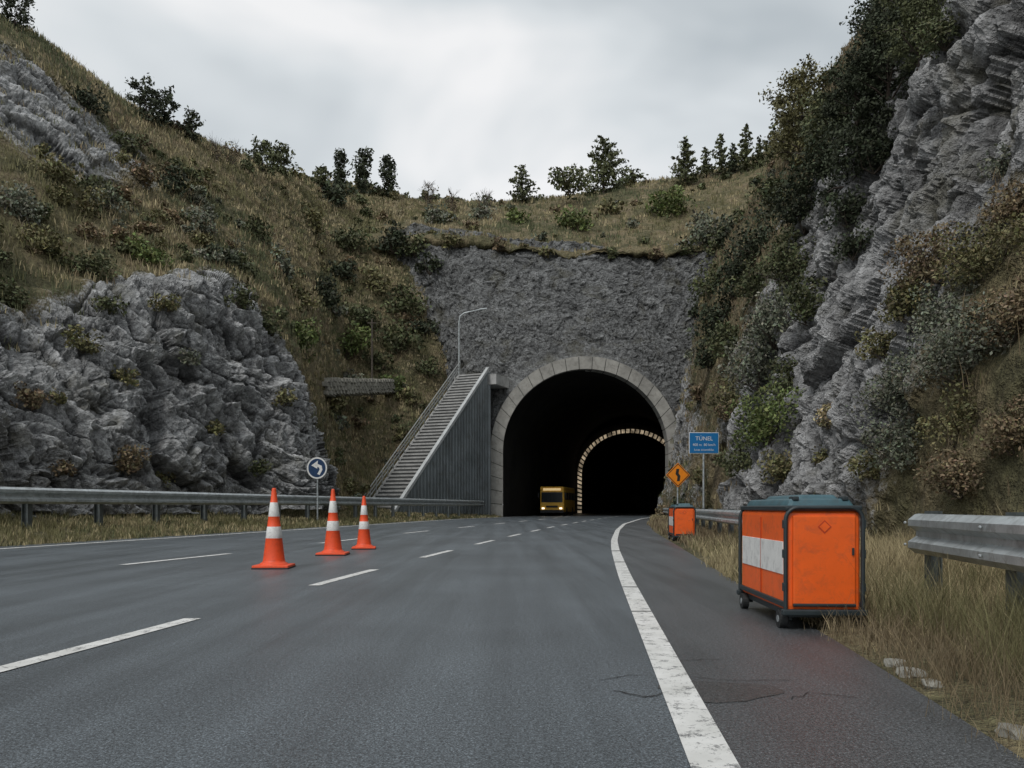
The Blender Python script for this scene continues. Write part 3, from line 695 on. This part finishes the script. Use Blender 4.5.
SHR=[(300,347,29,'green'),(348,348,29,'green'),(150,262,25,'green'),(95,272,26,'mid'),(332,203,24,'dark'),(515,222,15,'green'),(575,227,22,'green'),(668,214,24,'green'),(612,213,14,'olive'),
 (568,186,22,'mid'),(628,186,17,'mid'),(706,240,26,'grey'),(20,215,30,'grey'),(10,300,26,'mid'),(240,300,18,'mid'),(325,300,22,'dark'),(330,405,22,'olive'),(362,322,22,'mid'),(400,345,24,'mid'),(426,330,18,'dark'),(393,388,16,'green'),
 (440,222,18,'grey'),(484,218,15,'grey'),(395,245,20,'dark'),(350,245,22,'mid'),(310,225,20,'olive'),(255,235,20,'mid'),(175,190,20,'dark'),(90,110,24,'dark'),(128,150,20,'mid'),(60,400,12,'olive'),(125,380,15,'olive'),(130,465,22,'brown'),(35,400,20,'brown'),
 (85,345,18,'olive'),(190,360,14,'grey'),(215,430,14,'olive'),(165,480,16,'olive'),(60,470,14,'brown'),(260,470,14,'mid'),(285,400,14,'olive'),
 (270,330,24,'mid'),(222,262,20,'dark'),(195,225,18,'grey'),(280,270,22,'grey'),(300,300,20,'olive'),(375,285,20,'olive'),(405,305,22,'mid'),(340,275,20,'dark'),(60,180,22,'olive'),(105,205,22,'grey'),(45,250,26,'olive'),(110,310,18,'mid'),(170,305,16,'olive'),(380,365,18,'mid'),(425,370,16,'mid'),(410,400,14,'olive'),
 (415,250,16,'mid'),(455,243,12,'olive'),(500,246,10,'brown'),(545,254,9,'olive'),(610,256,10,'mid'),(655,255,9,'brown'),(690,252,14,'mid'),(730,240,22,'dark'),(430,268,16,'dark'),
 (720,330,34,'dark'),(712,290,26,'mid'),(738,290,30,'dark'),(770,330,42,'grey'),(757,372,40,'grey'),(765,430,44,'green'),(745,465,32,'mid'),(735,405,30,'olive'),(790,390,34,'mid'),(700,395,14,'brown'),(712,445,16,'olive'),
 (760,250,38,'dark'),(800,215,44,'dark'),(790,270,40,'mid'),(825,170,40,'dark'),(845,215,30,'dark'),(830,130,36,'mid'),(775,205,30,'mid'),(850,110,40,'dark'),(805,310,34,'mid'),(735,345,30,'mid'),(712,360,22,'dark'),(722,250,20,'mid'),(700,310,16,'dark'),(760,290,34,'mid'),
 (880,60,45,'dark'),(905,25,45,'dark'),(870,160,34,'dark'),(940,40,30,'mid'),(850,250,24,'dark'),
 (925,275,44,'brown'),(985,265,52,'olive'),(905,310,34,'olive'),(1000,170,24,'grey'),(960,360,62,'grey'),(905,400,50,'grey'),(1010,330,50,'brown'),(900,450,46,'grey'),(960,430,54,'olive'),(1010,440,46,'brown'),(870,470,24,'olive'),(1010,210,30,'brown'),(880,350,26,'olive'),(940,320,40,'grey'),
 (820,460,16,'olive'),(828,420,18,'straw'),(700,480,12,'olive'),(955,480,36,'brown'),(780,470,26,'olive')]
for a in SHR: shrub(*a)

def tree(px,py,hpx,kind,col,wid=.3,lean=0.,name='tree',dens=1.):
    h=hit(px,py); Y=h[1]; H=hpx*Y/F; base=h-np.array([0,0,.5]); size=max(.07,3.5*Y/F)
    tb=[];Cs=[];Ss=[];Ks=[]
    ax=np.array([lean,rng.uniform(-.05,.05),1.]); 
    trunk=[base+ax*H*t+np.array([rng.normal(0,.012*H),rng.normal(0,.012*H),0])*(t>0) for t in (0,.25,.5,.75,.97)]
    tb.append((trunk,[H*.018,H*.015,H*.011,H*.007,H*.003]))
    tr=np.array(trunk)
    def tp(t): return np.array([np.interp(t,[0,.25,.5,.75,.97],tr[:,k]) for k in range(3)])
    A=hpx*hpx*wid*2.0*dens; nl=int(min(26000,3.6*A/5.0))
    if kind=='bare':
        for k in range(34):
            t=rng.uniform(.1,.9); p=tp(t); a=rng.uniform(0,6.28); L=H*wid*rng.uniform(.6,1.3); d=np.array([math.cos(a),math.sin(a),rng.uniform(.7,1.6)]); d/=np.linalg.norm(d)
            q=p+d*L; tb.append(([p,p+d*L*.5,q],[.008*H,.005*H,.003*H]))
            for j in range(3):
                d2=d+rng.normal(0,.5,3); d2/=np.linalg.norm(d2); tb.append(([p+d*L*.5,p+d*L*.5+d2*L*.6],[.004*H,.002*H]))
        nl=nl//4
        C,S,K=clumpcloud(tp(.6),H*wid*1.2,14,max(nl,60),size*.7,PAL[col],1.4); Cs.append(C);Ss.append(S);Ks.append(K)
    else:
        nb={'pine':34,'oval':30,'round':40}[kind]
        for k in range(nb):
            if kind=='pine':
                t=.10+.88*(k+rng.uniform(0,1))/nb; L=H*wid*(1.1-t)**.8*rng.uniform(.55,1.15); up=.35; rc=L*.45+H*.025
            elif kind=='oval':
                t=.06+.84*(k+rng.uniform(0,1))/nb; L=H*wid*.8*math.sin(math.pi*min(1,(t*.93+.07)))**.6*rng.uniform(.3,1); up=1.1; rc=H*wid*.42*rng.uniform(.8,1.2)
            else:
                t=.15+.78*(k+rng.uniform(0,1))/nb; L=H*wid*rng.uniform(.3,1.1)*math.sqrt(max(.15,1-((t-.52)/.5)**2)); up=rng.uniform(.0,.9); rc=H*wid*.30*rng.uniform(.5,1.25)
            p=tp(t); a=k*2.4+rng.uniform(-.5,.5); d=np.array([math.cos(a),math.sin(a),up]); d/=np.linalg.norm(d); q=p+d*L
            tb.append(([p,p+d*L*.55+rng.normal(0,.02*H,3),q],[.009*H*(1.2-t),.006*H*(1.2-t),.002*H]))
            m=max(6,int(nl/nb*rng.uniform(.6,1.3)*(1.5*(1.15-t) if kind=='pine' else 1))); u=rng.normal(size=(m,3)); u/=np.linalg.norm(u,axis=1)[:,None]
            if kind=='pine':
                s_=rng.uniform(.1,1.1,(m,1)); cc=p+(q-p)*s_; off_=u*rng.uniform(0,1,(m,1))*rc*np.array([1,1,.5])*(1.15-.6*s_)
            else: cc=q[None]-(q-p)[None]*rng.uniform(0,.45,(m,1)); off_=u*rng.uniform(0.1,1,(m,1))**.5*rc*np.array([1,1,.8])
            t_=rng.uniform(.65,1.4); Cs.append(cc+off_); Ss.append(rng.uniform(.6,1.4,m)*size); Ks.append(np.array(PAL[col])[None]*t_*rng.uniform(.6,1.5,(m,1)))
    V,Fc=leafquads(np.vstack(Cs),np.concatenate(Ss),.5); V2,F2=tubes(tb,5)
    VA=np.vstack([V,V2]);FA=np.vstack([Fc,F2+len(V)]); K=np.vstack([np.repeat(np.vstack(Ks),4,0),np.tile([.07,.055,.045],(len(V2),1))])
    mesh_np(name,VA,FA,[M_leaf],{'col':K})
T=[(150,126,50,'round','dark',.40,-.18,'pine_tree'),(163,128,42,'round','dark',.34,.12,'pine_tree'),(188,140,34,'round','dark',.40,.15,'pine_tree'),(12,28,38,'round','dark',.55,.2,'pine_tree'),
 (262,174,38,'round','mid',.5,0,'tree'),(281,178,36,'round','mid',.5,0,'tree'),
 (340,194,48,'oval','dark',.30,0,'cypress_tree'),(363,196,50,'oval','dark',.32,.03,'cypress_tree'),(390,200,48,'oval','dark',.30,-.05,'cypress_tree'),(322,192,28,'round','mid',.5,0,'tree'),
 (428,208,28,'bare','brown',.35,0,'bare_tree'),(452,214,26,'bare','brown',.35,0,'bare_tree'),(216,162,24,'bare','brown',.5,0,'bare_tree'),(232,166,24,'bare','brown',.5,0,'bare_tree'),(484,214,24,'bare','grey',.5,0,'bare_tree'),
 (522,204,42,'pine','mid',.46,0,'pine_tree'),(604,194,62,'pine','mid',.50,0,'pine_tree'),(685,186,52,'pine','mid',.34,0,'pine_tree'),
 (706,178,34,'pine','mid',.34,0,'pine_tree'),(721,176,46,'pine','mid',.28,0,'pine_tree'),(733,174,34,'pine','dark',.34,0,'pine_tree'),(747,172,52,'pine','mid',.28,0,'pine_tree'),(759,168,34,'pine','mid',.34,0,'pine_tree'),(773,164,44,'pine','mid',.3,0,'pine_tree'),
 (803,165,108,'round','olive',.36,.0,'tree'),(790,165,70,'round','olive',.36,.0,'tree'),(850,200,160,'round','dark',.30,.05,'tree'),(885,150,165,'round','dark',.32,.05,'tree'),(915,70,120,'round','mid',.36,.1,'tree'),(830,165,80,'round','mid',.42,0,'tree')]
for a in T: tree(a[0],a[1],a[2],a[3],a[4],a[5],a[6],a[7])

def scatter_pts(sh,n,mask=None,lim=(-300,1300)):
    P=sh['P']; w=sh['ar']*np.clip(1-sh['rock']*1.1,.0,1)
    px=512+F*P[:,0]/np.maximum(P[:,1],.5); w=w*((px>lim[0])&(px<lim[1])&(P[:,1]>1.5))
    w=w*np.clip(sh['n'][:,2]*2,0,1)
    if mask is not None: w=w*mask(P)
    w=w/w.sum(); i=rng.choice(len(P),n,p=w); return P[i]+rng.normal(0,.08,(n,3))*[1,1,.2],i
def sc_shrubs(name,sh,n,rmin,rmax,kinds,mask=None,boost=1.):
    Pt,_=scatter_pts(sh,n,mask); Cs=[];Ss=[];Ks=[]
    for p in Pt:
        R=rmin+(rmax-rmin)*rng.uniform(0,1)**2.2; Y=max(p[1],4); size=max(.05,3.6*Y/F); rp=R*F/Y
        C,S,K=clumpcloud(p+[0,0,.3*R],R,9,int(min(2600,boost*3.2*math.pi*rp*rp/6+20)),size,PAL[kinds[rng.integers(len(kinds))]],.7); Cs.append(C);Ss.append(S);Ks.append(K)
    V,Fc=leafquads(np.vstack(Cs),np.concatenate(Ss),.55); mesh_np(name,V,Fc,[M_leaf],{'col':np.repeat(np.vstack(Ks),4,0)})
SD={s['name']:s for s in SHEETS}
clus=lambda P: np.clip(fbm(P*.09,3,77)*3+.7,0.08,1)
sc_shrubs('hillside_shrubs',SD['hillside'],640,.35,1.7,['mid','olive','grey','brown','olive','grey','mid','brown'],clus)
sc_shrubs('hilltop_shrubs',SD['hilltop'],170,.4,1.3,['mid','olive','brown','grey','olive'],clus)
sc_shrubs('cliff_shrubs',SD['rock_cliff'],320,.3,1.3,['mid','grey','dark','olive','brown'],lambda P:np.where(P[:,1]>26,1.,.4)*(P[:,1]>9))

def grass(name,roots,hmin,hmax,blades,spread,wpx,cols,lean=.5,wmin=.004):
    n=len(roots); B=blades; R=np.repeat(roots,B,0); m=len(R); 
    R=R+np.stack([rng.normal(0,spread,m),rng.normal(0,spread,m),np.full(m,-.03)],-1)
    th=np.repeat(rng.uniform(hmin,hmax,n),B)*rng.uniform(.5,1.15,m)
    a=rng.uniform(0,2*np.pi,m); l=rng.uniform(.1,lean,m)*th; D=np.stack([np.cos(a)*l,np.sin(a)*l,th],-1)
    w=np.maximum(wmin,wpx*np.maximum(R[:,1],1)/F)*rng.uniform(.6,1.3,m); b2=rng.uniform(0,2*np.pi,m); S=np.stack([np.cos(b2)*w,np.sin(b2)*w*.5,0*w],-1)
    mid=R+D*np.array([.35,.35,.55]); tip=R+D
    V=np.stack([R-S*.5,R+S*.5,mid+S*.4,mid-S*.4,tip+S*.08,tip-S*.08],1).reshape(-1,3)
    o=np.arange(m)[:,None]*6; Fc=np.concatenate([o+[0,1,2,3],o+[3,2,4,5]],0)
    f=np.clip(fbm(roots*.22,3,55)*1.6+.5+rng.normal(0,.22,n),0,.999); ci=(f*len(cols)).astype(int); base=np.array([PAL.get(c,c) if isinstance(c,str) else c for c in cols])[ci]
    K=np.repeat(base,B,0)*rng.uniform(.55,1.4,(m,1)); K=np.repeat(K,6,0)
    mesh_np(name,V,Fc,[M_grass],{'col':K})
cols=['mid','olive','straw','brown','straw',(.26,.22,.14),'olive']
P_,_=scatter_pts(SD['hillside'],40000); grass('hillside_grass',P_,.2,.55,6,.18,1.0,cols)
P_,_=scatter_pts(SD['hilltop'],13000); grass('hilltop_grass',P_,.25,.7,5,.22,1.0,cols)
P_,_=scatter_pts(SD['rock_cliff'],20000,lambda P:(P[:,1]>6)); grass('cliff_grass',P_,.2,.55,6,.12,.9,['brown','olive','straw','mid','brown'])
P_,_=scatter_pts(SD['roadside_verge'],11000); grass('roadside_grass',P_,.10,.30,7,.08,.9,['olive','straw','mid','straw','olive'])
P_,_=scatter_pts(SD['grass_verge'],8000,lambda P:(P[:,1]<14)*(P[:,0]>SH(P[:,1])+.1)); grass('verge_grass',P_,.06,.30,10,.05,.7,['straw','olive','straw',(.38,.31,.18),'brown'],.8,.003)
P_,_=scatter_pts(SD['grass_verge'],900,lambda P:(P[:,1]<12)*(P[:,0]>SH(P[:,1])+.45)*(fbm(P*1.1,2,19)>.0)); grass('tall_verge_grass',P_,.35,.62,22,.06,.6,['straw',(.38,.31,.18),'straw','olive'],.75,.003)
P_,_=scatter_pts(SD['grass_verge'],10000,lambda P:(P[:,1]>=13)*(P[:,0]>SH(P[:,1])+.15)); grass('verge_grass',P_,.12,.4,7,.08,.9,['straw','olive','straw','brown'],.6)
bm=bmesh.new()
for y,sx,sy in ((4.75,.16,.20),(5.05,.12,.16),(4.45,.10,.14),(3.5,.13,.2)):
    x=SH(y)+.12
    q=bmesh.ops.create_icosphere(bm,subdivisions=2,radius=.5)
    for v in q['verts']:
        j=1+random.uniform(-.22,.22); v.co=Vector((x+v.co.x*sx*j,y+v.co.y*sy*j,.012+max(-.3,min(.22,v.co.z))*.1))
from_bm('edge_stones',bm,M_stone)

# ---------------------------------------------------------------- world, sun, camera
w=bpy.data.worlds.new('World'); scene.world=w; w.use_nodes=True; nt=w.node_tree; bg=nt.nodes['Background']
sky=N(nt,'ShaderNodeTexSky'); sky.sky_type='NISHITA'; sky.sun_disc=False; sky.sun_elevation=math.radians(48); sky.sun_rotation=math.radians(-150)
tc=N(nt,'ShaderNodeTexCoord'); mp=N(nt,'ShaderNodeMapping'); mp.inputs['Scale'].default_value=(1,1,2.2); mp.inputs['Location'].default_value=(.35,0,.2); nt.links.new(tc.outputs['Generated'],mp.inputs[0])
n1=noise(nt,2.1,4,.5,mp.outputs[0],.35); r1=ramp(nt,[(.32,(.52,.57,.60)),(.47,(.77,.81,.83)),(.60,(1.0,1.0,1.0))]); nt.links.new(n1.outputs[0],r1.inputs[0])
sc=N(nt,'ShaderNodeVectorMath',operation='SCALE'); sc.inputs[3].default_value=8.0; nt.links.new(r1.outputs[0],sc.inputs[0])
x=mix(nt,sc.outputs[0],sky.outputs[0],.08); nt.links.new(x,bg.inputs[0]); bg.inputs[1].default_value=.118
sd=bpy.data.lights.new('sun','SUN'); sd.energy=1.4; sd.angle=math.radians(12); sd.color=(1,.975,.94); so=link(bpy.data.objects.new('sun',sd))
el=math.radians(48); az=math.radians(-150); dirv=Vector((math.sin(az)*math.cos(el),math.cos(az)*math.cos(el),math.sin(el)))
so.rotation_euler=dirv.to_track_quat('Z','Y').to_euler()
cd=bpy.data.cameras.new('camera'); cam=link(bpy.data.objects.new('camera',cd)); cam.location=(0,0,CH); cam.rotation_euler=(math.pi/2,0,0)
cd.sensor_width=36; cd.lens=36*F/1024; cd.shift_y=(HY-384)/1024; cd.clip_end=6000; cd.clip_start=.05
scene.camera=cam
scene.view_settings.view_transform='Standard'; scene.view_settings.look='None'; scene.view_settings.exposure=0
